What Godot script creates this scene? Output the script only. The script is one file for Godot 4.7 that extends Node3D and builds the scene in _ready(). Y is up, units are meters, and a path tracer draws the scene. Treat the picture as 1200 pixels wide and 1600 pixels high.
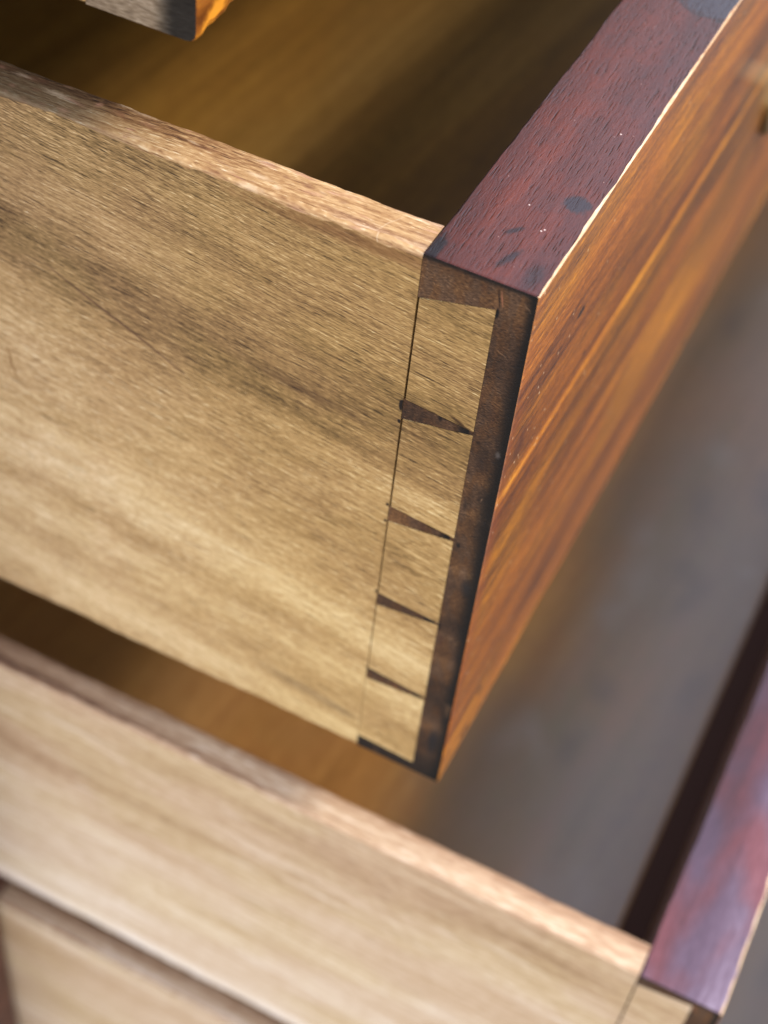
extends Node3D

const W := 0.76      # width of a drawer
const T := 0.0201    # thickness of a drawer front
const LAP := 0.0066  # wood left in front of the dovetails
const S := 0.0083    # thickness of a drawer side
const DEEP := 0.42

var M := {}
var taken := {}
var rng := RandomNumberGenerator.new()


func _ready() -> void:
	rng.seed = 77
	# ---- camera
	var cam := Camera3D.new()
	cam.name = "camera"
	cam.position = Vector3(-0.18911, 0.30237, 0.05012)
	cam.rotation_order = EULER_ORDER_YXZ
	cam.rotation = Vector3(-0.83866, -1.21117, 0.13188)
	cam.keep_aspect = Camera3D.KEEP_HEIGHT
	cam.near = 0.01
	cam.far = 400.0
	add_child(cam)
	var lens := CameraAttributesPhysical.new()
	lens.frustum_focal_length = 37.893
	lens.frustum_focus_distance = 0.272
	lens.exposure_aperture = 8.6
	lens.frustum_near = 0.01
	lens.frustum_far = 400.0
	cam.attributes = lens
	cam.current = true
	# ---- sky, sun, exposure
	var sky_mat := ProceduralSkyMaterial.new()
	sky_mat.sky_top_color = Color(0.76, 0.79, 0.88)
	sky_mat.sky_horizon_color = Color(0.96, 0.92, 0.87)
	sky_mat.sky_curve = 0.2
	sky_mat.sky_energy_multiplier = 1.62
	sky_mat.ground_bottom_color = Color(0.42, 0.38, 0.34)
	sky_mat.ground_horizon_color = Color(0.62, 0.60, 0.57)
	sky_mat.sun_angle_max = 12.0
	var sky := Sky.new()
	sky.sky_material = sky_mat
	var env := Environment.new()
	env.background_mode = Environment.BG_SKY
	env.sky = sky
	env.tonemap_mode = Environment.TONE_MAPPER_LINEAR
	env.tonemap_exposure = 1.03
	env.sdfgi_enabled = true
	env.ssao_enabled = true
	env.ssil_enabled = true
	var we := WorldEnvironment.new()
	we.name = "environment"
	we.environment = env
	add_child(we)
	var sun := DirectionalLight3D.new()
	sun.name = "sun"
	sun.light_energy = 0.78
	sun.light_color = Color(1.0, 0.95, 0.88)
	sun.light_angular_distance = 11.0
	sun.shadow_enabled = true
	add_child(sun)
	sun.look_at_from_position(Vector3(0.22, 0.77, 0.64), Vector3.ZERO)

	materials()
	setting()
	chest()
	drawers()


# ------------------------------------------------------------------ materials

func noise(s: int, w: int, h: int, freq: float, oct: int, ww: int, hh: int) -> PackedByteArray:
	var n := FastNoiseLite.new()
	n.seed = s
	n.noise_type = FastNoiseLite.TYPE_SIMPLEX_SMOOTH
	n.frequency = freq
	n.fractal_octaves = oct
	var im := n.get_image(w, h)
	if w != ww or h != hh:
		im.resize(ww, hh, Image.INTERPOLATE_CUBIC)
	return im.get_data()


# Wood: layers of noise stretched along the grain, a tone profile across it, pores and flecks stamped one by one.
# d: w, h, seed, tilt (rows down per column), base, profile [[v, tone], ...], a/b/c/f (weights of broad bands,
# streaks, grain lines, fibres), ramp (dark, middle, light), ramp2 + e (a second ramp mixed in by patches),
# pores/flecks [count, length from, to, strength]
func wood(d: Dictionary) -> Array:
	var w: int = d.w
	var h: int = d.h
	var s: int = d.seed
	var na := noise(s, maxi(16, w / 24), maxi(16, h / 6), d.get("fa", 0.02), 3, w, h)
	var nb := noise(s + 1, maxi(16, w / 28), maxi(16, h / 2), d.get("fb", 0.03), 3, w, h)
	var nc := noise(s + 2, maxi(16, w / d.get("long", 22)), h, d.get("fc", 0.11), 3, w, h)
	var nf := noise(s + 3, maxi(16, w / 4), h, 0.3, 2, w, h)
	var ne := noise(s + 4, maxi(16, w / d.get("ex", 6)), maxi(16, h / 4), d.get("fe", 0.02), 4, w, h)
	var ink := PackedFloat32Array()
	ink.resize(w * h)
	var r := RandomNumberGenerator.new()
	r.seed = s + 9
	var tilt: float = d.get("tilt", 0.0)
	for kind in ["pores", "flecks"]:
		if not d.has(kind):
			continue
		var p: Array = d[kind]
		var sign := -1.0 if kind == "pores" else 1.0
		for k in int(p[0]):
			var x := r.randi_range(0, w - 1)
			var y := float(r.randi_range(0, h - 1))
			# pores gather where the broad bands are dark
			var dens := 1.0 - na[int(y) * w + x] / 255.0
			if r.randf() > 0.35 + dens:
				continue
			var ln := r.randi_range(p[1], p[2])
			var st: float = sign * p[3] * r.randf_range(0.35, 1.0)
			var sl := tilt + r.randf_range(-0.025, 0.025) + float(d.get("skew", 0.0))
			for i in ln:
				var cx := x + i
				if cx >= w:
					break
				y += sl
				var ry := int(y)
				if ry < 0 or ry >= h - 1:
					break
				var fade := sin(PI * (i + 0.5) / ln)
				var q := ry * w + cx
				var fr := y - ry
				ink[q] += st * fade * (1.0 - fr)
				ink[q + w] += st * fade * fr
	var prof := PackedFloat32Array()
	prof.resize(h)
	var pts: Array = d.get("profile", [[0.0, 128.0], [1.0, 128.0]])
	for y in h:
		var v := float(y) / h
		var k := 0
		while k < pts.size() - 2 and v > pts[k + 1][0]:
			k += 1
		prof[y] = lerpf(pts[k][1], pts[k + 1][1], smoothstep(pts[k][0], pts[k + 1][0], v))
	var lut := ramp(d.ramp)
	var lut2 := ramp(d.get("ramp2", d.ramp))
	var wa: float = d.get("a", 0.3)
	var wb: float = d.get("b", 0.3)
	var wc: float = d.get("c", 0.3)
	var wf: float = d.get("f", 0.2)
	var e: float = d.get("e", 0.0)
	var out := PackedByteArray()
	out.resize(w * h * 3)
	var hgt := PackedByteArray()
	hgt.resize(w * h)
	var shift := PackedInt32Array()
	shift.resize(w)
	for x in w:
		shift[x] = int((x - w * 0.5) * tilt)
	var i := 0
	for y in h:
		for x in w:
			var ry := y - shift[x]
			if ry < 0:
				ry = -ry - 1
			elif ry >= h:
				ry = 2 * h - ry - 1
			var q := ry * w + x
			var fine := wc * (nc[q] - 128) + wf * (nf[q] - 128)
			var t := clampi(int(prof[clampi(y - shift[x], 0, h - 1)] + wa * (na[q] - 128) + wb * (nb[q] - 128) + fine + ink[i]), 0, 255) * 3
			var o := i * 3
			if e > 0.0:
				var m := clampf((ne[i] - 128) * e + 0.5, 0.0, 1.0)
				out[o] = int(lerpf(lut[t], lut2[t], m))
				out[o + 1] = int(lerpf(lut[t + 1], lut2[t + 1], m))
				out[o + 2] = int(lerpf(lut[t + 2], lut2[t + 2], m))
			else:
				out[o] = lut[t]
				out[o + 1] = lut[t + 1]
				out[o + 2] = lut[t + 2]
			hgt[i] = clampi(int(140.0 + fine * 0.8 + minf(ink[i], 20.0) * 1.2), 0, 255)
			i += 1
	return [out, hgt, w, h]


func ramp(c: Array) -> PackedByteArray:
	var b := PackedByteArray()
	for k in 256:
		var t := k / 255.0 * (c.size() - 1)
		var n := mini(int(t), c.size() - 2)
		var col: Color = c[n].lerp(c[n + 1], t - n)
		b.append(col.r8)
		b.append(col.g8)
		b.append(col.b8)
	return b


# a stain: soft ellipse at (u, v) in 0..1 of the sheet, half axes in texels, turned; ring > 0 leaves only a rim
func stain(tx: Array, u: float, v: float, ax: float, ay: float, col: Color, amount: float, soft := 0.5, turn := 0.0, ring := 0.0) -> void:
	var w: int = tx[2]
	var h: int = tx[3]
	var cx := u * w
	var cy := v * h
	var m := int(maxf(ax, ay) * 1.3) + 2
	var rag := FastNoiseLite.new()
	rag.seed = int(cx * 7 + cy)
	rag.frequency = 1.5 / maxf(4.0, minf(ax, ay))
	for y in range(maxi(0, int(cy) - m), mini(h, int(cy) + m)):
		for x in range(maxi(0, int(cx) - m), mini(w, int(cx) + m)):
			var dx := (x - cx) * cos(turn) + (y - cy) * sin(turn)
			var dy := -(x - cx) * sin(turn) + (y - cy) * cos(turn)
			var r := sqrt(dx * dx / (ax * ax) + dy * dy / (ay * ay)) + rag.get_noise_2d(x, y) * 0.25
			var a := 1.0 - smoothstep(1.0 - soft, 1.0, r)
			if ring > 0.0:
				a *= 0.35 + 0.65 * smoothstep(1.0 - ring - soft * 0.5, 1.0 - ring * 0.5, r)
			a *= amount
			if a <= 0.004:
				continue
			var o := (y * w + x) * 3
			tx[0][o] = int(lerpf(tx[0][o], col.r8, a))
			tx[0][o + 1] = int(lerpf(tx[0][o + 1], col.g8, a))
			tx[0][o + 2] = int(lerpf(tx[0][o + 2], col.b8, a))


func scratch(tx: Array, u0: float, v0: float, u1: float, v1: float, wide: float, col: Color, amount: float) -> void:
	var n := int(Vector2((u1 - u0) * tx[2], (v1 - v0) * tx[3]).length() / maxf(1.0, wide * 0.6))
	for k in n:
		var t := k / float(n)
		stain(tx, lerpf(u0, u1, t) + sin(t * 9.0) * 0.0006, lerpf(v0, v1, t) + sin(t * 7.0) * 0.001, wide, wide, col, amount * (0.4 + 0.6 * sin(PI * t)), 0.9)


func mat(called: String, tx: Array, origin: Vector2, size: Vector2, rough: float, relief: float, spec := 0.5) -> StandardMaterial3D:
	var m := StandardMaterial3D.new()
	m.resource_name = called
	var im := Image.create_from_data(tx[2], tx[3], false, Image.FORMAT_RGB8, tx[0])
	m.albedo_texture = ImageTexture.create_from_image(im)
	if relief > 0.0:
		m.heightmap_enabled = true
		m.heightmap_texture = ImageTexture.create_from_image(Image.create_from_data(tx[2], tx[3], false, Image.FORMAT_L8, tx[1]))
		m.heightmap_scale = relief
	m.roughness = rough
	m.metallic_specular = spec
	m.uv1_scale = Vector3(1.0 / size.x, 1.0 / size.y, 1)
	m.uv1_offset = Vector3(-origin.x / size.x, -origin.y / size.y, 0)
	m.cull_mode = BaseMaterial3D.CULL_DISABLED
	M[called] = m
	return m


func plain(called: String, col: Color, rough: float, metal := 0.0) -> StandardMaterial3D:
	var m := StandardMaterial3D.new()
	m.resource_name = called
	m.albedo_color = col
	m.roughness = rough
	m.metallic = metal
	m.cull_mode = BaseMaterial3D.CULL_DISABLED
	M[called] = m
	return m


func c(r: int, g: int, b: int) -> Color:
	return Color8(r, g, b)


func materials() -> void:
	# side of the middle drawer: z -0.21..0.03, y 0.14..0
	var tx := wood({w = 1920, h = 1120, seed = 11, tilt = 0.13, a = 0.24, b = 0.12, c = 0.52, f = 0.28, fc = 0.38, long = 44,
		profile = [[0.0, 122.0], [0.10, 110.0], [0.22, 86.0], [0.28, 100.0], [0.325, 152.0], [0.43, 166.0], [0.52, 162.0], [0.61, 184.0], [0.665, 216.0], [0.71, 156.0], [0.76, 200.0], [0.85, 160.0], [0.93, 190.0], [1.0, 182.0]],
		ramp = [c(58, 43, 25), c(116, 92, 56), c(162, 131, 87), c(197, 168, 123), c(227, 208, 168)],
		ramp2 = [c(56, 40, 26), c(114, 88, 57), c(159, 128, 86), c(195, 166, 122), c(228, 210, 174)], e = 0.012,
		pores = [30000, 10, 40, 75.0], flecks = [30000, 6, 22, 85.0]})
	var zu := func(z: float) -> float: return (z + 0.21) / 0.24
	var yv := func(y: float) -> float: return (0.14 - y) / 0.14
	# tails: a warmer, yellower tone where hands and finish have been
	for y in 1120:
		for x in range(int(zu.call(-0.11) * 1920), 1920):
			var k := smoothstep(-0.11, -0.0195, x / 1920.0 * 0.24 - 0.21) * 0.42
			var o := (y * 1920 + x) * 3
			tx[0][o] = int(tx[0][o] * (1.0 - 0.04 * k))
			tx[0][o + 1] = int(tx[0][o + 1] * (1.0 - 0.09 * k))
			tx[0][o + 2] = int(tx[0][o + 2] * (1.0 - 0.31 * k))
	scratch(tx, zu.call(-0.094), yv.call(0.105), zu.call(-0.064), yv.call(0.0915), 3.5, c(70, 46, 34), 0.5)
	scratch(tx, zu.call(-0.105), yv.call(0.0785), zu.call(-0.1035), yv.call(0.071), 3.0, c(110, 76, 40), 0.6)
	stain(tx, zu.call(-0.04), yv.call(0.100), 190, 16, c(72, 50, 30), 0.35, 0.9, 0.13)
	stain(tx, zu.call(-0.034), yv.call(0.0115), 130, 22, c(110, 90, 64), 0.35, 0.95, 0.16)
	stain(tx, zu.call(-0.025), yv.call(0.010), 40, 12, c(96, 80, 60), 0.35, 0.95, 0.2)
	stain(tx, zu.call(-0.03), yv.call(0.1375), 300, 20, c(104, 66, 36), 0.5, 0.9)
	for q in [[-0.0204, 0.1060, 5.0, 13.0], [-0.0205, 0.1020, 3.0, 4.5], [-0.0206, 0.0800, 3.0, 3.0], [-0.0206, 0.0755, 3.0, 3.0], [-0.0205, 0.0544, 3.0, 3.5], [-0.0203, 0.0292, 3.0, 3.0]]:
		stain(tx, zu.call(q[0]), yv.call(q[1]), q[2], q[3], c(16, 10, 8), 0.95, 0.4)
	stain(tx, zu.call(-0.0098), yv.call(0.1075), 20, 4, c(58, 38, 18), 0.9, 0.7, 0.42)
	mat("side", tx, Vector2(-0.21, -0.14), Vector2(0.24, 0.14), 0.62, 0.018, 0.35)
	# pale side of the lower drawers
	tx = wood({w = 1100, h = 560, seed = 31, tilt = 0.05, a = 0.34, b = 0.24, c = 0.34, f = 0.30,
		profile = [[0.0, 150.0], [0.2, 170.0], [0.4, 150.0], [0.55, 180.0], [0.8, 190.0], [0.93, 180.0], [1.0, 240.0]],
		ramp = [c(108, 82, 54), c(154, 126, 90), c(182, 155, 116), c(204, 182, 146), c(232, 219, 196)],
		ramp2 = [c(112, 84, 60), c(158, 128, 96), c(186, 158, 124), c(206, 184, 154), c(232, 220, 202)], e = 0.016,
		pores = [5000, 12, 50, 75.0], flecks = [5500, 8, 40, 70.0]})
	for k in 46:
		stain(tx, rng.randf(), rng.randf(), rng.randf_range(14, 60), rng.randf_range(4, 12), c(236, 226, 210), 0.35, 0.95, 0.06)
	mat("pale_side", tx, Vector2(-0.26, 0.0378), Vector2(0.36, 0.118), 0.6, 0.01, 0.35)
	# worn upper edge of the sides: u along z, v across x
	tx = wood({w = 1800, h = 84, seed = 51, tilt = 0.0, skew = 0.05, a = 0.42, b = 0.36, c = 0.34, f = 0.30, long = 22,
		ramp = [c(66, 43, 26), c(122, 85, 50), c(162, 124, 80), c(194, 160, 112), c(228, 208, 170)],
		ramp2 = [c(60, 39, 28), c(114, 80, 56), c(156, 120, 88), c(192, 160, 126), c(232, 214, 188)], e = 0.02, ex = 20,
		pores = [2200, 8, 34, 80.0], flecks = [2200, 6, 26, 100.0]})
	# the far half of this edge is dark with old dirt and painted-in shade from the drawer above
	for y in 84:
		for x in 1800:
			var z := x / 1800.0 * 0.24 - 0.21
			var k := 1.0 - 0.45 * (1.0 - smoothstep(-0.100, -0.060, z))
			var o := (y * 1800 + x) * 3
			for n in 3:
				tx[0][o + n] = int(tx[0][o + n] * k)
	for k in 70:
		stain(tx, rng.randf_range(0.4, 0.88), rng.randf(), rng.randf_range(6, 34), rng.randf_range(3, 12), [c(226, 206, 176), c(112, 74, 52), c(176, 128, 106)][k % 3], rng.randf_range(0.2, 0.5), 0.9, rng.randf_range(-0.3, 0.3))
	for q in [-0.0295]:
		scratch(tx, (q + 0.21) / 0.24, 0.1, (q + 0.2125) / 0.24, 0.8, 1.2, c(226, 208, 180), 0.4)
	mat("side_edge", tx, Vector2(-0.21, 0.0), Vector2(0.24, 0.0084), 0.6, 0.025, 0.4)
	tx = wood({w = 900, h = 60, seed = 57, a = 0.5, b = 0.4, c = 0.3, f = 0.4, long = 8,
		ramp = [c(74, 50, 36), c(124, 92, 68), c(164, 130, 98), c(196, 166, 132), c(234, 216, 190)],
		pores = [400, 6, 22, 60.0], flecks = [500, 4, 18, 90.0]})
	mat("pale_edge", tx, Vector2(-0.26, 0.0), Vector2(0.36, 0.0084), 0.6, 0.02, 0.4)
	# mahogany top edge of the fronts: u along x, v across z
	tx = wood({w = 1920, h = 224, seed = 71, tilt = 0.0, skew = -0.03, a = 0.30, b = 0.14, c = 0.14, f = 0.16, long = 14, ex = 4, fe = 0.045,
		profile = [[0.0, 105.0], [0.45, 135.0], [0.75, 110.0], [1.0, 100.0]],
		ramp = [c(18, 8, 7), c(50, 20, 15), c(78, 32, 22), c(104, 48, 33), c(176, 142, 120)],
		ramp2 = [c(18, 9, 8), c(46, 20, 16), c(72, 33, 26), c(98, 50, 40), c(172, 146, 132)], e = 0.018,
		pores = [3800, 6, 32, 115.0], flecks = [900, 5, 20, 60.0]})
	var xu := func(x: float) -> float: return x / 0.26
	var zv := func(z: float) -> float: return (z + 0.0201) / 0.0204
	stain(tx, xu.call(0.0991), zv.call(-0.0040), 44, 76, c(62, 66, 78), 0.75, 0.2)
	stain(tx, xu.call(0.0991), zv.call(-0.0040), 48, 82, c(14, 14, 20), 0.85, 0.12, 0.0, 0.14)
	stain(tx, xu.call(0.0250), zv.call(-0.0036), 22, 34, c(34, 34, 42), 0.8, 0.5)
	stain(tx, xu.call(0.0060), zv.call(-0.0080), 34, 10, c(24, 18, 22), 0.7, 0.7, 0.5)
	stain(tx, xu.call(0.0130), zv.call(-0.0100), 24, 7, c(22, 16, 18), 0.7, 0.7, 0.9)
	stain(tx, xu.call(0.0040), zv.call(-0.0026), 34, 24, c(32, 28, 32), 0.55, 0.8)
	stain(tx, xu.call(0.0020), zv.call(-0.0190), 40, 16, c(10, 8, 10), 0.95, 0.6)
	for k in 16:
		stain(tx, rng.randf_range(0.0, 0.55), rng.randf(), 0.9, 1.4, c(226, 214, 204), 0.8, 0.7)
	for q in [[0.0152, -0.0062], [0.0158, -0.0058], [0.0478, -0.0045], [0.0205, -0.0105]]:
		stain(tx, xu.call(q[0]), zv.call(q[1]), 1.8, 2.8, c(225, 216, 206), 0.95, 0.6)
	var m := mat("mahogany_edge", tx, Vector2(0.0, -0.0201), Vector2(0.26, 0.0204), 0.30, 0.018, 0.5)
	# edge of the lower fronts, purple sky sheen painted into its colour
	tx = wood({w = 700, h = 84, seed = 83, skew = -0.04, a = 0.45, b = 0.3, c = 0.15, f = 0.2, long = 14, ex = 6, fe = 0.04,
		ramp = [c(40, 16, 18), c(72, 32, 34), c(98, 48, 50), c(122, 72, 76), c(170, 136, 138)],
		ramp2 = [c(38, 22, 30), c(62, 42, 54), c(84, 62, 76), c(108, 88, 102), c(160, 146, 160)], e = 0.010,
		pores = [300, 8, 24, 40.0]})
	mat("sky_sheen_edge", tx, Vector2(0.0, -0.0201), Vector2(0.26, 0.0204), 0.32, 0.02, 0.5)
	# polished face of the fronts: u along x, v down
	tx = wood({w = 1800, h = 700, seed = 91, tilt = 0.02, a = 0.32, b = 0.34, c = 0.36, f = 0.26, long = 40, fb = 0.05, ex = 14,
		profile = [[0.0, 140.0], [0.12, 150.0], [0.22, 105.0], [0.30, 110.0], [0.345, 120.0], [0.37, 215.0], [0.395, 120.0], [0.45, 120.0], [0.50, 165.0], [0.56, 120.0], [0.7, 130.0], [0.86, 120.0], [1.0, 150.0]],
		ramp = [c(50, 25, 7), c(100, 59, 12), c(144, 89, 16), c(194, 122, 20), c(240, 166, 42)],
		ramp2 = [c(50, 23, 9), c(98, 53, 14), c(142, 81, 18), c(186, 110, 24), c(232, 154, 50)], e = 0.014,
		pores = [7000, 12, 50, 85.0], flecks = [6500, 8, 36, 75.0]})
	var fu := func(x: float) -> float: return x / 0.30
	stain(tx, fu.call(0.0), yv.call(0.07), 40, 420, c(132, 64, 34), 0.5, 0.9)
	stain(tx, fu.call(0.0300), yv.call(0.1145), 12, 5, c(26, 20, 12), 0.95, 0.3)
	stain(tx, fu.call(0.0183), yv.call(0.0127), 11, 6, c(38, 18, 10), 0.95, 0.4)
	stain(tx, fu.call(0.0125), yv.call(0.0040), 14, 7, c(40, 20, 12), 0.9, 0.4)
	for k in 16:
		stain(tx, rng.randf_range(0.01, 0.5), rng.randf(), rng.randf_range(3, 7), rng.randf_range(1.5, 3.5), c(44, 22, 12), 0.85, 0.6)
	stain(tx, fu.call(0.007), yv.call(0.101), 26, 30, c(66, 34, 26), 0.5, 0.9)
	for k in 120:
		stain(tx, rng.randf_range(0.0, 0.5) * rng.randf(), rng.randf(), rng.randf_range(1.2, 2.4), rng.randf_range(1.2, 2.6), c(232, 206, 176), 0.9, 0.6)
	m = mat("polished_front", tx, Vector2(0.0, -0.14), Vector2(0.30, 0.14), 0.38, 0.012, 0.5)
	m.clearcoat_enabled = true
	m.clearcoat = 0.55
	m.clearcoat_roughness = 0.12
	# dark end grain of the front, and of the pins: u along z, v down
	tx = wood({w = 256, h = 1400, seed = 121, a = 0.45, b = 0.25, c = 0.25, f = 0.5, long = 2, fc = 0.2, ex = 2, fe = 0.04,
		ramp = [c(22, 13, 7), c(50, 32, 17), c(73, 48, 27), c(98, 68, 40), c(148, 112, 72)],
		ramp2 = [c(20, 13, 9), c(46, 31, 20), c(67, 47, 31), c(92, 67, 46), c(140, 110, 80)], e = 0.02,
		pores = [5200, 3, 12, 80.0], flecks = [3200, 2, 7, 95.0]})
	var ev := func(y: float) -> float: return (0.14 - y) / 0.14
	var eu := func(z: float) -> float: return (z + 0.0201) / 0.0201
	# grime along the outer arrises
	for y in 1400:
		for x in 256:
			var z := x / 256.0 * 0.0201 - 0.0201
			var yy := 0.14 - y / 10000.0
			var wig := sin(y * 0.021) * 0.0005 + sin(y * 0.0063 + 1.0) * 0.0006
			var k := 1.0 - 0.88 * smoothstep(-0.0036 + wig, -0.0003, z)
			k *= 1.0 - 0.72 * smoothstep(0.1380 + wig, 0.1397, yy)
			k *= 1.0 - 0.45 * (1.0 - smoothstep(0.001, 0.012, yy + wig))
			var o := (y * 256 + x) * 3
			for n in 3:
				tx[0][o + n] = int(tx[0][o + n] * k)
	stain(tx, eu.call(-0.0025), ev.call(0.0665), 20, 40, c(20, 22, 26), 0.6, 0.95)
	for k in 60:
		stain(tx, rng.randf(), rng.randf(), rng.randf_range(4, 22), rng.randf_range(6, 40), [c(30, 20, 13), c(122, 88, 56), c(64, 36, 22)][k % 3], rng.randf_range(0.15, 0.5), 0.9, rng.randf_range(-0.4, 0.4))
	for k in 26:
		var py := rng.randf()
		var px := rng.randf_range(0.62, 0.95)
		scratch(tx, px, py, px + rng.randf_range(-0.12, 0.12), py + rng.randf_range(0.002, 0.012), rng.randf_range(0.8, 1.5), [c(150, 118, 88), c(12, 8, 6)][k % 2], 0.6)
	stain(tx, eu.call(-0.003), ev.call(0.014), 22, 60, c(18, 20, 26), 0.7, 0.8)
	stain(tx, eu.call(-0.004), ev.call(0.100), 28, 30, c(30, 20, 16), 0.5, 0.8)
	stain(tx, eu.call(-0.0016), ev.call(0.1035), 10, 12, c(120, 116, 112), 0.45, 0.8)
	stain(tx, eu.call(-0.0054), ev.call(0.1045), 9, 7, c(20, 12, 8), 0.6, 0.9)
	stain(tx, eu.call(-0.0056), ev.call(0.0772), 8, 10, c(12, 8, 6), 0.8, 0.8)
	stain(tx, eu.call(-0.0064), ev.call(0.1337), 5, 14, c(12, 8, 6), 0.95, 0.5)
	scratch(tx, eu.call(-0.0068), ev.call(0.1385), eu.call(-0.0062), ev.call(0.135), 2.0, c(18, 10, 8), 1.0)
	scratch(tx, eu.call(-0.0063), ev.call(0.1385), eu.call(-0.0057), ev.call(0.1352), 2.0, c(150, 96, 70), 0.8)
	stain(tx, eu.call(-0.0065), ev.call(0.052), 8, 16, c(14, 9, 7), 0.8, 0.7)
	mat("end_grain", tx, Vector2(-0.0201, -0.14), Vector2(0.0201, 0.14), 0.6, 0.03, 0.35)
	tx = wood({w = 200, h = 900, seed = 131, a = 0.5, b = 0.3, c = 0.3, f = 0.5, long = 3, ex = 2, fe = 0.05,
		ramp = [c(46, 37, 28), c(84, 70, 54), c(114, 97, 76), c(140, 123, 100), c(176, 162, 142)],
		pores = [900, 8, 30, 60.0], flecks = [700, 5, 20, 60.0]})
	for y in 900:
		for x in 200:
			var k := 1.0 - 0.72 * smoothstep(-0.0085, -0.004, x / 200.0 * 0.03 - 0.03)
			var o := (y * 200 + x) * 3
			for n in 3:
				tx[0][o + n] = int(tx[0][o + n] * k)
	mat("grey_end_grain", tx, Vector2(-0.03, -0.11), Vector2(0.03, 0.11), 0.75, 0.03, 0.3)
	# insides: drawer bottoms, grain along x
	tx = wood({w = 900, h = 700, seed = 141, tilt = 0.08, a = 0.55, b = 0.45, c = 0.25, f = 0.2, ex = 8,
		ramp = [c(62, 41, 15), c(94, 64, 23), c(122, 86, 33), c(146, 106, 44), c(176, 138, 74)],
		ramp2 = [c(60, 42, 19), c(92, 66, 28), c(120, 88, 39), c(142, 108, 54), c(172, 140, 86)], e = 0.01,
		pores = [1500, 14, 50, 50.0], flecks = [600, 10, 30, 40.0]})
	mat("drawer_floor", tx, Vector2(0.0, -0.45), Vector2(0.62, 0.45), 0.5, 0.008, 0.45)
	tx = wood({w = 900, h = 700, seed = 143, tilt = 0.08, a = 0.34, b = 0.26, c = 0.2, f = 0.2, ex = 8,
		ramp = [c(84, 52, 20), c(122, 80, 34), c(150, 104, 50), c(172, 126, 66), c(200, 160, 98)],
		ramp2 = [c(82, 54, 26), c(120, 82, 42), c(148, 106, 60), c(170, 128, 76), c(198, 162, 108)], e = 0.01,
		pores = [1500, 14, 50, 50.0]})
	for k in 80:
		var px := rng.randf_range(0.07, 0.40)
		stain(tx, px / 0.62, (rng.randf_range(-0.105, -0.02) + 0.45) / 0.45, rng.randf_range(60, 130), rng.randf_range(24, 50), c(118, 104, 90), 0.15, 0.99, rng.randf_range(-0.5, 0.5))
	for k in 34:
		stain(tx, rng.randf_range(0.1, 0.65), (rng.randf_range(-0.11, -0.02) + 0.45) / 0.45, rng.randf_range(10, 34), rng.randf_range(8, 18), [c(146, 132, 118), c(92, 72, 52)][k % 2], 0.4, 0.98, rng.randf_range(-0.6, 0.6))
	mat("waxed_floor", tx, Vector2(0.0, -0.45), Vector2(0.62, 0.45), 0.36, 0.008, 0.7)
	# amber varnish of the topmost front
	tx = wood({w = 480, h = 320, seed = 146, tilt = 0.05, a = 0.5, b = 0.55, c = 0.42, f = 0.25, long = 20,
		ramp = [c(52, 24, 7), c(100, 54, 12), c(132, 76, 22), c(164, 102, 32), c(226, 160, 62)],
		pores = [500, 8, 26, 70.0]})
	stain(tx, 0.035, 0.975, 24, 9, c(236, 158, 46), 0.85, 0.7, -0.5)
	stain(tx, 0.10, 0.93, 14, 6, c(92, 44, 14), 0.8, 0.8, -0.5)
	for k in 14:
		stain(tx, rng.randf_range(0.02, 0.3), rng.randf_range(0.8, 1.0), 1.2, 1.6, c(240, 226, 210), 0.9, 0.6)
	m = mat("amber_front", tx, Vector2(0.0, -0.108), Vector2(0.15, 0.108), 0.34, 0.02, 0.5)
	m.clearcoat_enabled = true
	m.clearcoat = 0.5
	m.clearcoat_roughness = 0.2
	# carcass: dark brown
	tx = wood({w = 512, h = 512, seed = 151, a = 0.4, b = 0.35, c = 0.25, f = 0.2,
		ramp = [c(26, 12, 8), c(52, 26, 18), c(78, 42, 28), c(104, 60, 40), c(140, 90, 62)],
		pores = [900, 14, 50, 60.0]})
	mat("carcass", tx, Vector2(0, 0), Vector2(0.5, 0.5), 0.5, 0.01)
	# pale bare wood where the arris of the front has worn through
	tx = wood({w = 1024, h = 32, seed = 161, a = 0.85, b = 0.3, c = 0.2, f = 0.4, long = 6,
		ramp = [c(92, 48, 26), c(150, 98, 58), c(196, 156, 112), c(218, 190, 152), c(234, 218, 192)]})
	mat("worn_arris", tx, Vector2(0, 0), Vector2(0.2, 0.006), 0.45, 0.02)
	tx = wood({w = 512, h = 16, seed = 163, a = 0.6, b = 0.3, c = 0.2, f = 0.5, long = 4,
		ramp = [c(34, 12, 10), c(90, 34, 22), c(140, 66, 40), c(176, 100, 66), c(220, 180, 150)]})
	mat("rubbed_arris", tx, Vector2(0, 0), Vector2(0.14, 0.006), 0.45, 0.02)
	plain("gap_shade", c(66, 42, 32), 0.85)  # flat dark brown standing in for the shade in the gap
	plain("grimy_arris", c(34, 16, 15), 0.45)
	plain("aged_brass", c(150, 132, 92), 0.35, 0.9)
	tx = wood({w = 512, h = 512, seed = 171, a = 0.3, b = 0.1, c = 0.1, f = 0.5, long = 2,
		ramp = [c(96, 90, 84), c(126, 120, 112), c(150, 144, 134), c(170, 164, 154), c(190, 186, 178)]})
	mat("paving", tx, Vector2(0, 0), Vector2(1.2, 1.2), 0.85, 0.05, 0.3)


# ------------------------------------------------------------------ shapes

var wob := FastNoiseLite.new()


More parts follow.
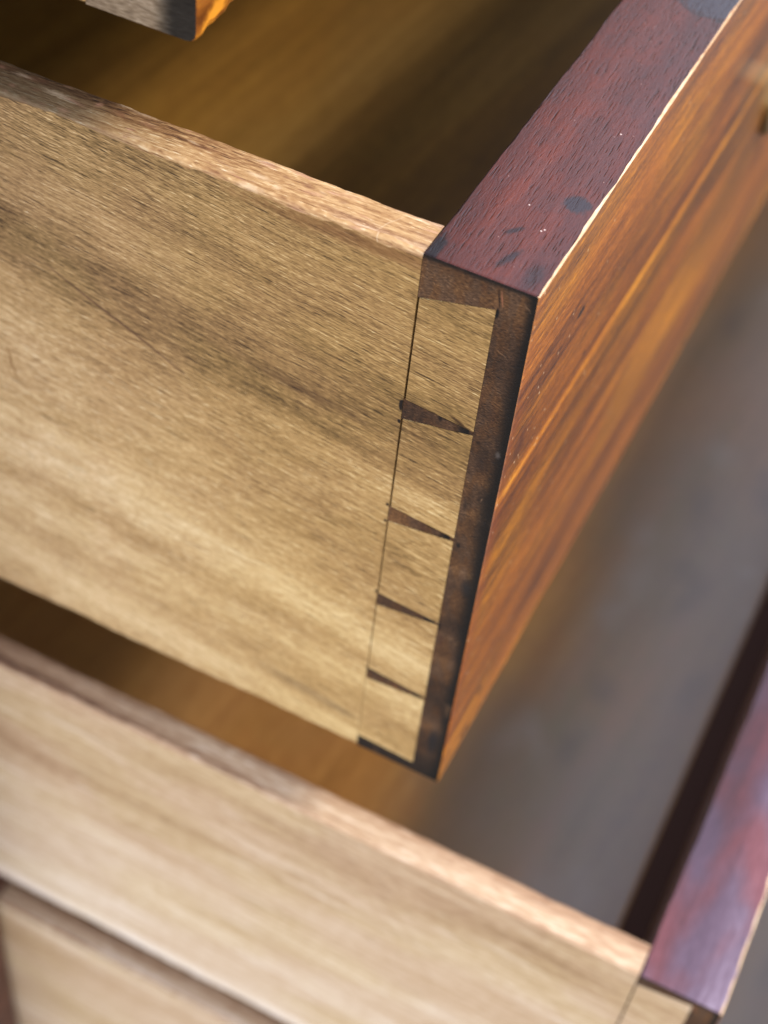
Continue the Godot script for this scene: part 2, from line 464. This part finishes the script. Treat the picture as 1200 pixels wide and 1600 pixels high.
func quad(st: SurfaceTool, p: Array, n: Array, uv: Array) -> void:
	var g: Vector3 = (p[1] - p[0]).cross(p[2] - p[0])
	if g.length_squared() < 1e-16:
		g = (p[2] - p[0]).cross(p[3] - p[0])
	var order := [0, 1, 2, 0, 2, 3]
	if g.dot(n[0] + n[1] + n[2] + n[3]) > 0.0:
		order = [0, 2, 1, 0, 3, 2]
	for k in order:
		st.set_normal(n[k])
		st.set_uv(uv[k])
		st.add_vertex(p[k])


func layer(sf: Dictionary, called: String) -> SurfaceTool:
	if not sf.has(called):
		var st := SurfaceTool.new()
		st.begin(Mesh.PRIMITIVE_TRIANGLES)
		sf[called] = st
	return sf[called]


func finish(sf: Dictionary) -> ArrayMesh:
	var am := ArrayMesh.new()
	for k in sf:
		sf[k].commit(am)
		am.surface_set_material(am.get_surface_count() - 1, M[k])
	return am


func spot_uv(p: Vector3, nrm: Vector3, ax: int) -> Vector2:
	var a := nrm.abs()
	if a.x >= a.y and a.x >= a.z:
		return Vector2(p.z, -p.y)
	if a.z >= a.y:
		return Vector2(p.x, -p.y)
	return Vector2(p.z, p.x) if ax == 2 else Vector2(p.x, p.z)


# A board with softened long edges that waver. Long axis ax; the section is (b, d).
# faces: material names for -d, +b, +d, -b; edge k lies between face k-1 and face k; rad: radii of the edges;
# caps: material names for the two ends ("" leaves an end open); ease: bevel at the two ends
func board(sf: Dictionary, lo: Vector3, hi: Vector3, ax: int, faces: Array, rad: Array, edges: Array, caps: Array, wear := 0.0, seg := 1, shift := 0.0, ease := [0.0, 0.0, 0.0, 0.0], uvat := Vector3.ZERO) -> void:
	var ib := (ax + 1) % 3
	var id := (ax + 2) % 3
	var corner := [[-1, -1], [1, -1], [1, 1], [-1, 1]]
	var fn := [[0, -1], [1, 0], [0, 1], [-1, 0]]
	var rings := []
	var normals := []
	var at := []
	for k in seg + 1:
		at.append(lerpf(lo[ax], hi[ax], k / float(seg)))
	var most: float = ease.max()
	if most > 0.0:
		at.insert(1, lo[ax] + most)
		at.insert(at.size() - 1, hi[ax] - most)
	for k in at.size():
		var t: float = at[k]
		var inset := 1.0 if most > 0.0 and (k == 0 or k == at.size() - 1) else 0.0
		var ring := []
		var nr := []
		for q in 4:
			var s: Array = corner[q]
			var n0: Array = fn[(q + 3) % 4]
			var n1: Array = fn[q]
			var w1 := 1.0 + wear * 0.9 * wob.get_noise_2d((t + shift) * 900.0, q * 91.0 + shift * 777.0) + wear * 0.5 * wob.get_noise_2d((t + shift) * 4200.0, q * 37.0)
			var r: float = rad[q] * maxf(0.25, w1)
			var dent: float = rad[q] * wear * 0.35 * wob.get_noise_2d((t + shift) * 260.0, q * 53.0 + 9.0)
			var cb: float = (hi[ib] - inset * ease[1] if s[0] > 0 else lo[ib] + inset * ease[3]) - s[0] * (r + absf(dent))
			var cd: float = (hi[id] - inset * ease[2] if s[1] > 0 else lo[id] + inset * ease[0]) - s[1] * (r + absf(dent))
			var steps := 3 if rad[q] > 0.0 else 0
			for j in steps + 1:
				var th := PI / 2 * j / maxi(steps, 1)
				var nb: float = n0[0] * cos(th) + n1[0] * sin(th)
				var nd: float = n0[1] * cos(th) + n1[1] * sin(th)
				var p := Vector3.ZERO
				p[ax] = t
				p[ib] = cb + nb * r
				p[id] = cd + nd * r
				var n := Vector3.ZERO
				n[ib] = nb
				n[id] = nd
				ring.append(p)
				nr.append([n, q, j == steps])
		rings.append(ring)
		normals.append(nr)
	var cnt: int = rings[0].size()
	for k in at.size() - 1:
		for j in cnt:
			var j2 := (j + 1) % cnt
			var info: Array = normals[k][j]
			var flat: bool = info[2]
			var called: String = faces[info[1]] if flat else edges[info[1]]
			if called == "":
				continue
			var p := [rings[k][j], rings[k + 1][j], rings[k + 1][j2], rings[k][j2]]
			var n := [normals[k][j][0], normals[k + 1][j][0], normals[k + 1][j2][0], normals[k][j2][0]]
			var fnr := Vector3.ZERO
			fnr[ib] = fn[info[1]][0]
			fnr[id] = fn[info[1]][1]
			var uv := []
			for q in 4:
				if flat:
					n[q] = fnr
				uv.append(spot_uv(p[q] + uvat, fnr, ax))
			quad(layer(sf, called), p, n, uv)
	for side in 2:
		if caps[side] == "":
			continue
		var ring: Array = rings[0 if side == 0 else rings.size() - 1]
		var mid := Vector3.ZERO
		for p in ring:
			mid += p / cnt
		var n := Vector3.ZERO
		n[ax] = -1.0 if side == 0 else 1.0
		for j in cnt:
			var a: Vector3 = ring[j]
			var b: Vector3 = ring[(j + 1) % cnt]
			if (a - b).length() < 1e-7:
				continue
			quad(layer(sf, caps[side]), [a, b, mid, mid], [n, n, n, n], [spot_uv(a + uvat, n, ax), spot_uv(b + uvat, n, ax), spot_uv(mid + uvat, n, ax), spot_uv(mid + uvat, n, ax)])


# a flat polygon in (z, y) given thickness along x; edges slightly ragged
func prism(sf: Dictionary, poly: PackedVector2Array, x0: float, x1: float, face: String, rim: String, uvat := Vector3.ZERO, top := "") -> void:
	var tri := Geometry2D.triangulate_polygon(poly)
	for side in 2:
		var x := x0 if side == 0 else x1
		var n := Vector3(-1 if side == 0 else 1, 0, 0)
		for k in range(0, tri.size(), 3):
			var p := []
			for j in [0, 1, 2, 2]:
				var q: Vector2 = poly[tri[k + j]]
				p.append(Vector3(x, q.y, q.x))
			quad(layer(sf, face), p, [n, n, n, n], p.map(func(v): return spot_uv(v + uvat, n, 2)))
	for k in poly.size():
		var a := poly[k]
		var b := poly[(k + 1) % poly.size()]
		var out := Vector2(b.y - a.y, a.x - b.x).normalized()
		var mid := (a + b) / 2 + out * 1e-5
		if Geometry2D.is_point_in_polygon(mid, poly):
			out = -out
		var n := Vector3(0, out.y, out.x)
		var p := [Vector3(x0, a.y, a.x), Vector3(x0, b.y, b.x), Vector3(x1, b.y, b.x), Vector3(x1, a.y, a.x)]
		var up := top != "" and out.y > 0.8
		quad(layer(sf, top if up else rim), p, [n, n, n, n], p.map(func(v): return spot_uv(v + uvat, n, 0)))


# ------------------------------------------------------------------ objects

func part(called: String, mesh: Mesh, parent: Node) -> MeshInstance3D:
	var o := MeshInstance3D.new()
	o.mesh = mesh
	var n: int = taken.get([parent, called], 0)
	taken[[parent, called]] = n + 1
	o.name = called if n == 0 else "%s_%03d" % [called, n]
	parent.add_child(o, true)
	return o


func thing(called: String, label: String, category: String, group := "") -> Node3D:
	var o := Node3D.new()
	var n: int = taken.get([self, called], 0)
	taken[[self, called]] = n + 1
	o.name = called if n == 0 else "%s_%03d" % [called, n]
	add_child(o, true)
	o.set_meta("label", label)
	o.set_meta("category", category)
	if group != "":
		o.set_meta("group", group)
	return o


func slab(lo: Vector3, hi: Vector3, ax: int, m: String, r := 0.0008, uvat := Vector3.ZERO) -> ArrayMesh:
	var sf := {}
	board(sf, lo, hi, ax, [m, m, m, m], [r, r, r, r], [m, m, m, m], [m, m], 0.3, 12, lo.x + lo.y * 3.0, [0.0, 0.0, 0.0, 0.0], uvat)
	return finish(sf)


func setting() -> void:
	var sf := {}
	var n := Vector3.UP
	var y := -0.39
	quad(layer(sf, "paving"), [Vector3(-60, y, -60), Vector3(60, y, -60), Vector3(60, y, 60), Vector3(-60, y, 60)], [n, n, n, n], [Vector2(-60, -60), Vector2(60, -60), Vector2(60, 60), Vector2(-60, 60)])
	var g := part("ground", finish(sf), self)
	g.set_meta("kind", "structure")


func chest() -> void:
	var t := thing("chest_of_drawers", "dark brown carcass of the chest, its front post at the lower left", "chest of drawers")
	var front := -0.1335
	var back := -0.60
	for x in [[-0.030, -0.0015], [W + 0.0015, W + 0.030]]:
		part("front_post", slab(Vector3(x[0], -0.36, front - 0.03), Vector3(x[1], 0.30, front), 1, "carcass", 0.0012), t)
		part("side_panel", slab(Vector3(x[0] + 0.004, -0.36, back), Vector3(x[1] - 0.004, 0.30, front - 0.0302), 2, "carcass"), t)
	for y in [[0.2745, 0.297], [0.1420, 0.1620], [-0.0360, -0.0015], [-0.1745, -0.1575], [-0.36, -0.3015]]:
		part("drawer_rail", slab(Vector3(-0.0013, y[0], front - 0.05), Vector3(W + 0.0013, y[1], front - 0.001), 0, "carcass"), t)
		part("dust_board", slab(Vector3(-0.0013, (y[0] + y[1]) / 2 - 0.004, back + 0.012), Vector3(W + 0.0013, (y[0] + y[1]) / 2 + 0.004, front - 0.0502), 0, "drawer_floor"), t)
	part("back_panel", slab(Vector3(-0.026, -0.36, back - 0.01), Vector3(W + 0.026, 0.30, back - 0.0002), 0, "carcass"), t)
	part("top_board", slab(Vector3(-0.045, 0.3002, back - 0.015), Vector3(W + 0.045, 0.322, front - 0.004), 0, "carcass", 0.004), t)
	for x in [-0.028, W - 0.012]:
		for z in [front - 0.045, back + 0.005]:
			part("foot", slab(Vector3(x, -0.3895, z), Vector3(x + 0.04, -0.3602, z + 0.04), 1, "carcass", 0.003), t)


# pins: [y at the joint line above, below, y of the tip]; top and bottom half pins from the ends
func drawer(label: String, y0: float, h: float, z0: float, look: Dictionary) -> Node3D:
	var t := thing("drawer", label, "drawer", "drawers pulled out of the chest, each one below farther")
	t.position = Vector3(0, y0, z0)
	var uvy := Vector3(0, look.get("uvy", 0.0), look.get("uvz", 0.0))
	var s: float = look.get("shift", 0.0)
	var tip: Array = look.pins
	# --- the front: the lap across its whole face, the body behind it between the sides
	var sf := {}
	var end: String = look.end
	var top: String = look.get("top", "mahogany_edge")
	var face: String = look.get("face", "polished_front")
	# faces are -z, +y... for a board along x: b = y, d = z -> -z, +y, +z, -y
	var fuv := Vector3(0, look.get("fy", 0.0), 0)
	var crown := 0.0016
	var ar: float = look.get("arris", 0.0005)
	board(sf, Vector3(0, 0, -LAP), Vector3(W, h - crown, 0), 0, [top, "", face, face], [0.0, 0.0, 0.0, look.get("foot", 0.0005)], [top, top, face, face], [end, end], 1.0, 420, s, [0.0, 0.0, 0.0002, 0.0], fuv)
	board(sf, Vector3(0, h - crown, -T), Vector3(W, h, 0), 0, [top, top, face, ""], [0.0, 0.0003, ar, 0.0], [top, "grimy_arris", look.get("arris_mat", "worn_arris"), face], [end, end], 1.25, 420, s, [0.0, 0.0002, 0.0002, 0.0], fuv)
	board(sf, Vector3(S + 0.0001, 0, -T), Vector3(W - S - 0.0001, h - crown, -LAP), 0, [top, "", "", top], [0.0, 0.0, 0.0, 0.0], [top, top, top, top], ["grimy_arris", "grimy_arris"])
	var front := part("drawer_front", finish(sf), t)
	var g := 0.00010
	var bt: float = look.get("bottom", 0.004)
	var tt: float = look.get("tophalf", 0.0092)
	var th: float = look.get("toptip", 0.0057)
	var zs := -T
	for side in 2:
		var x0 := 0.0 if side == 0 else W - S
		var x1 := S if side == 0 else W
		var bite := 0.00006 if side == 0 else -0.00006
		sf = {}
		prism(sf, PackedVector2Array([Vector2(zs, h - crown), Vector2(-LAP, h - crown), Vector2(-LAP, h - th), Vector2(zs, h - tt)]), x0, x1, end, "mahogany_edge", uvy * Vector3(0, 1, 0), top)
		part("half_pin", finish(sf), front)
		sf = {}
		prism(sf, PackedVector2Array([Vector2(zs, bt), Vector2(-LAP, bt - 0.0008), Vector2(-LAP, 0.00005), Vector2(zs, 0.00005)]), x0, x1, end, end, uvy * Vector3(0, 1, 0))
		part("half_pin", finish(sf), front)
		for p in tip:
			sf = {}
			var poly := PackedVector2Array()
			for k in 9:
				var u := k / 8.0
				poly.append(Vector2(lerpf(zs, -LAP, u), lerpf(p[0], p[2] + 0.0004, pow(u, 0.9)) + wob.get_noise_2d(u * 300.0, p[0] * 9000.0) * 0.00040 * sin(PI * u)))
			for k in 9:
				var u := 1.0 - k / 8.0
				poly.append(Vector2(lerpf(zs, -LAP, u), lerpf(p[1], p[2] - 0.0004, u) + wob.get_noise_2d(u * 300.0, p[1] * 7000.0) * 0.00032 * sin(PI * u)))
			prism(sf, poly, x0 + bite, x1 + bite, "pin_grain" if end == "end_grain" else end, end, uvy * Vector3(0, 1, 0))
			part("dovetail_pin", finish(sf), front)
	# --- sides
	for side in 2:
		var x0 := 0.0 if side == 0 else W - S
		var x1 := S if side == 0 else W
		sf = {}
		var m: String = look.side
		var rim: String = look.edge
		var sink: float = look.get("sink", 0.00025)
		# a board along z: b = x, d = y -> faces -y, +x, +y, -x
		board(sf, Vector3(x0, 0, -DEEP), Vector3(x1, h - sink, zs - 0.0001), 2, [m, m, rim, m], [0.0005, 0.0003, 0.0005, 0.0008 if side == 0 else 0.0004], [m, m, rim, rim], [m, m], 1.3, 400, s + side * 0.7, [0.0, 0.0, 0.0, 0.0], uvy)
		var sd := part("drawer_side", finish(sf), t)
		var upper := [h - tt - g, h - th - g]
		for k in tip.size() + 1:
			var lower: Array = [tip[k][0] + g, tip[k][2] + 0.00038 + g] if k < tip.size() else [bt + g, bt - 0.0008 + g]
			var gap: float = [0.00044, 0.00040, 0.00034, 0.00026, 0.00014][k] if k < 5 else 0.0002
			sf = {}
			var proud: float = [0.0, 0.00006, -0.00007, 0.00004, -0.00005][k % 5]
			prism(sf, PackedVector2Array([Vector2(zs - 0.0001 + gap, upper[0]), Vector2(-LAP - 0.00005, upper[1]), Vector2(-LAP - 0.00005, lower[1]), Vector2(zs - 0.0001 + gap, lower[0])]), x0 + (proud if side == 0 else 0.0), x1 + (proud if side == 1 else 0.0), m, m, uvy)
			part("dovetail_tail", finish(sf), sd)
			if k < tip.size():
				upper = [tip[k][1] - g, tip[k][2] - 0.00038 - g]
	# --- bottom and back
	var gapf: float = look.get("shrunk", 0.0005)
	part("drawer_bottom", slab(Vector3(S + 0.0002, 0.008, -DEEP + 0.012), Vector3(W - S - 0.0002, 0.013, -T - gapf), 0, look.get("floor", "drawer_floor"), 0.0006, Vector3(0, 0, look.get("floorz", 0.0))), t)
	if look.has("shrunk"):
		part("gap_shade_strip", slab(Vector3(S + 0.0002, 0.006, -T - gapf + 0.0002), Vector3(W - S - 0.0002, 0.0112, -T - 0.0002), 0, "gap_shade", 0.0003), t)  # added strip, coloured as the shade in the gap behind the front
	part("drawer_back", slab(Vector3(S + 0.0002, 0.0142, -DEEP), Vector3(W - S - 0.0002, h - 0.004, -DEEP + 0.011), 0, look.side, 0.0006), t)
	return t


func drawers() -> void:
	wob.seed = 5
	wob.frequency = 0.05
	var copy: StandardMaterial3D = M["end_grain"].duplicate()
	copy.resource_name = "pin_grain"
	copy.albedo_color = Color(1.0, 0.98, 0.96)
	copy.uv1_offset += Vector3(0.37, 0.21, 0)
	M["pin_grain"] = copy
	var up := drawer("topmost drawer, least pulled out, of which only a bottom corner with greyed end grain shows", 0.1626, 0.108, -0.0615, {
		pins = [[0.078, 0.0745, 0.0765], [0.053, 0.049, 0.0512], [0.028, 0.024, 0.0262]], end = "grey_end_grain", side = "side", edge = "side_edge", shift = 1.7, uvz = 0.0, face = "amber_front", foot = 0.0022, bottom = 0.0095})
	var mid := drawer("sharp middle drawer with five dovetails on its tan side and an orange polished front", 0.0, 0.14, 0.0, {
		pins = [[0.1076, 0.1028, 0.1060], [0.0797, 0.0757, 0.0780], [0.0541, 0.0504, 0.0526], [0.0290, 0.0255, 0.0272]], end = "end_grain", side = "side", edge = "side_edge", shift = 0.0, arris = 0.00036, foot = 0.0006})
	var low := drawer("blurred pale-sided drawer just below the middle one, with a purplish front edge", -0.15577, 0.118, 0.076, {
		pins = [[0.0880, 0.0835, 0.0860], [0.0625, 0.0585, 0.0605], [0.0370, 0.0330, 0.0352]], end = "end_grain", side = "pale_side", edge = "pale_edge", shift = 2.9, fy = 0.022, uvy = -0.0378 - 0.118, top = "sky_sheen_edge", shrunk = 0.0095, floor = "waxed_floor", arris = 0.0006, tophalf = 0.0048, toptip = 0.0026})
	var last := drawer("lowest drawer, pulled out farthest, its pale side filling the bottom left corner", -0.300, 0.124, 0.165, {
		pins = [[0.0930, 0.0885, 0.0910], [0.0655, 0.0615, 0.0635], [0.0370, 0.0330, 0.0352]], end = "end_grain", side = "pale_side", edge = "pale_edge", shift = 4.3, fy = 0.016, uvy = -0.0378 - 0.118, uvz = -0.09, floorz = 0.02, top = "sky_sheen_edge", shrunk = 0.008, floor = "waxed_floor"})
	pull(mid)


func pull(t: Node3D) -> void:
	# brass plate with a drop handle on the middle drawer's front
	var sf := {}
	var st := layer(sf, "aged_brass")
	var cx := 0.2075
	var cy := 0.069
	var out := PackedVector2Array()
	for k in 48:
		var a := TAU * k / 48.0
		out.append(Vector2(cx + 0.0245 * signf(cos(a)) * pow(absf(cos(a)), 0.45), cy + 0.0125 * signf(sin(a)) * pow(absf(sin(a)), 0.7)))
	for k in 48:
		var a := out[k]
		var b := out[(k + 1) % 48]
		var ca := Vector2(cx, cy) + (a - Vector2(cx, cy)) * 0.94
		var cb := Vector2(cx, cy) + (b - Vector2(cx, cy)) * 0.94
		var na := Vector3((a.x - cx) / 0.0006, (a.y - cy) / 0.00016, 0).normalized()
		var nb := Vector3((b.x - cx) / 0.0006, (b.y - cy) / 0.00016, 0).normalized()
		var f := Vector3(0, 0, 1)
		quad(st, [Vector3(a.x, a.y, 0.0), Vector3(b.x, b.y, 0.0), Vector3(b.x, b.y, 0.0016), Vector3(a.x, a.y, 0.0016)], [na, nb, nb, na], [a, b, b, a])
		quad(st, [Vector3(a.x, a.y, 0.0016), Vector3(b.x, b.y, 0.0016), Vector3(cb.x, cb.y, 0.0022), Vector3(ca.x, ca.y, 0.0022)], [na + f, nb + f, f, f], [a, b, b, a])
		quad(st, [Vector3(ca.x, ca.y, 0.0022), Vector3(cb.x, cb.y, 0.0022), Vector3(cx, cy, 0.0023), Vector3(cx, cy, 0.0023)], [f, f, f, f], [a, b, b, a])
	var plate := part("handle_plate", finish(sf), t)
	var bail := PackedVector3Array()
	for k in 25:
		var a := PI * k / 24.0
		bail.append(Vector3(cx - cos(a) * 0.016, cy + 0.003 - sin(a) * 0.018, 0.006 + 0.003 * sin(a)))
	part("drop_handle", tube(bail, 0.0019), plate)
	for x in [-0.016, 0.016]:
		part("handle_post", tube(PackedVector3Array([Vector3(cx + x, cy + 0.003, 0.002), Vector3(cx + x, cy + 0.003, 0.0065), Vector3(cx + x, cy + 0.003, 0.0085)]), 0.0034), plate)


func tube(path: PackedVector3Array, r: float) -> ArrayMesh:
	var sf := {}
	var st := layer(sf, "aged_brass")
	var frames := []
	for k in path.size():
		var d := (path[mini(k + 1, path.size() - 1)] - path[maxi(k - 1, 0)]).normalized()
		var u := d.cross(Vector3(0.1, 0.2, 1.0) if absf(d.z) < 0.9 else Vector3.UP).normalized()
		frames.append([path[k], u, d.cross(u).normalized()])
	for k in path.size() - 1:
		for j in 12:
			var p := []
			var n := []
			for q in [[k, j], [k + 1, j], [k + 1, j + 1], [k, j + 1]]:
				var a: float = TAU * q[1] / 12.0
				var f: Array = frames[q[0]]
				var o: Vector3 = f[1] * cos(a) + f[2] * sin(a)
				n.append(o)
				p.append(f[0] + o * r)
			quad(st, p, n, [Vector2.ZERO, Vector2.RIGHT, Vector2.ONE, Vector2.DOWN])
	for e in [0, path.size() - 1]:
		var f: Array = frames[e]
		var n: Vector3 = (path[e] - path[1 if e == 0 else e - 1]).normalized()
		for j in 12:
			var a := TAU * j / 12.0
			var b := TAU * (j + 1) / 12.0
			var p: Vector3 = f[0] + (f[1] * cos(a) + f[2] * sin(a)) * r
			var q: Vector3 = f[0] + (f[1] * cos(b) + f[2] * sin(b)) * r
			var tip: Vector3 = f[0] + n * r * 0.35
			quad(st, [p, q, tip, tip], [n, n, n, n], [Vector2.ZERO, Vector2.RIGHT, Vector2.ONE, Vector2.ONE])
	return finish(sf)
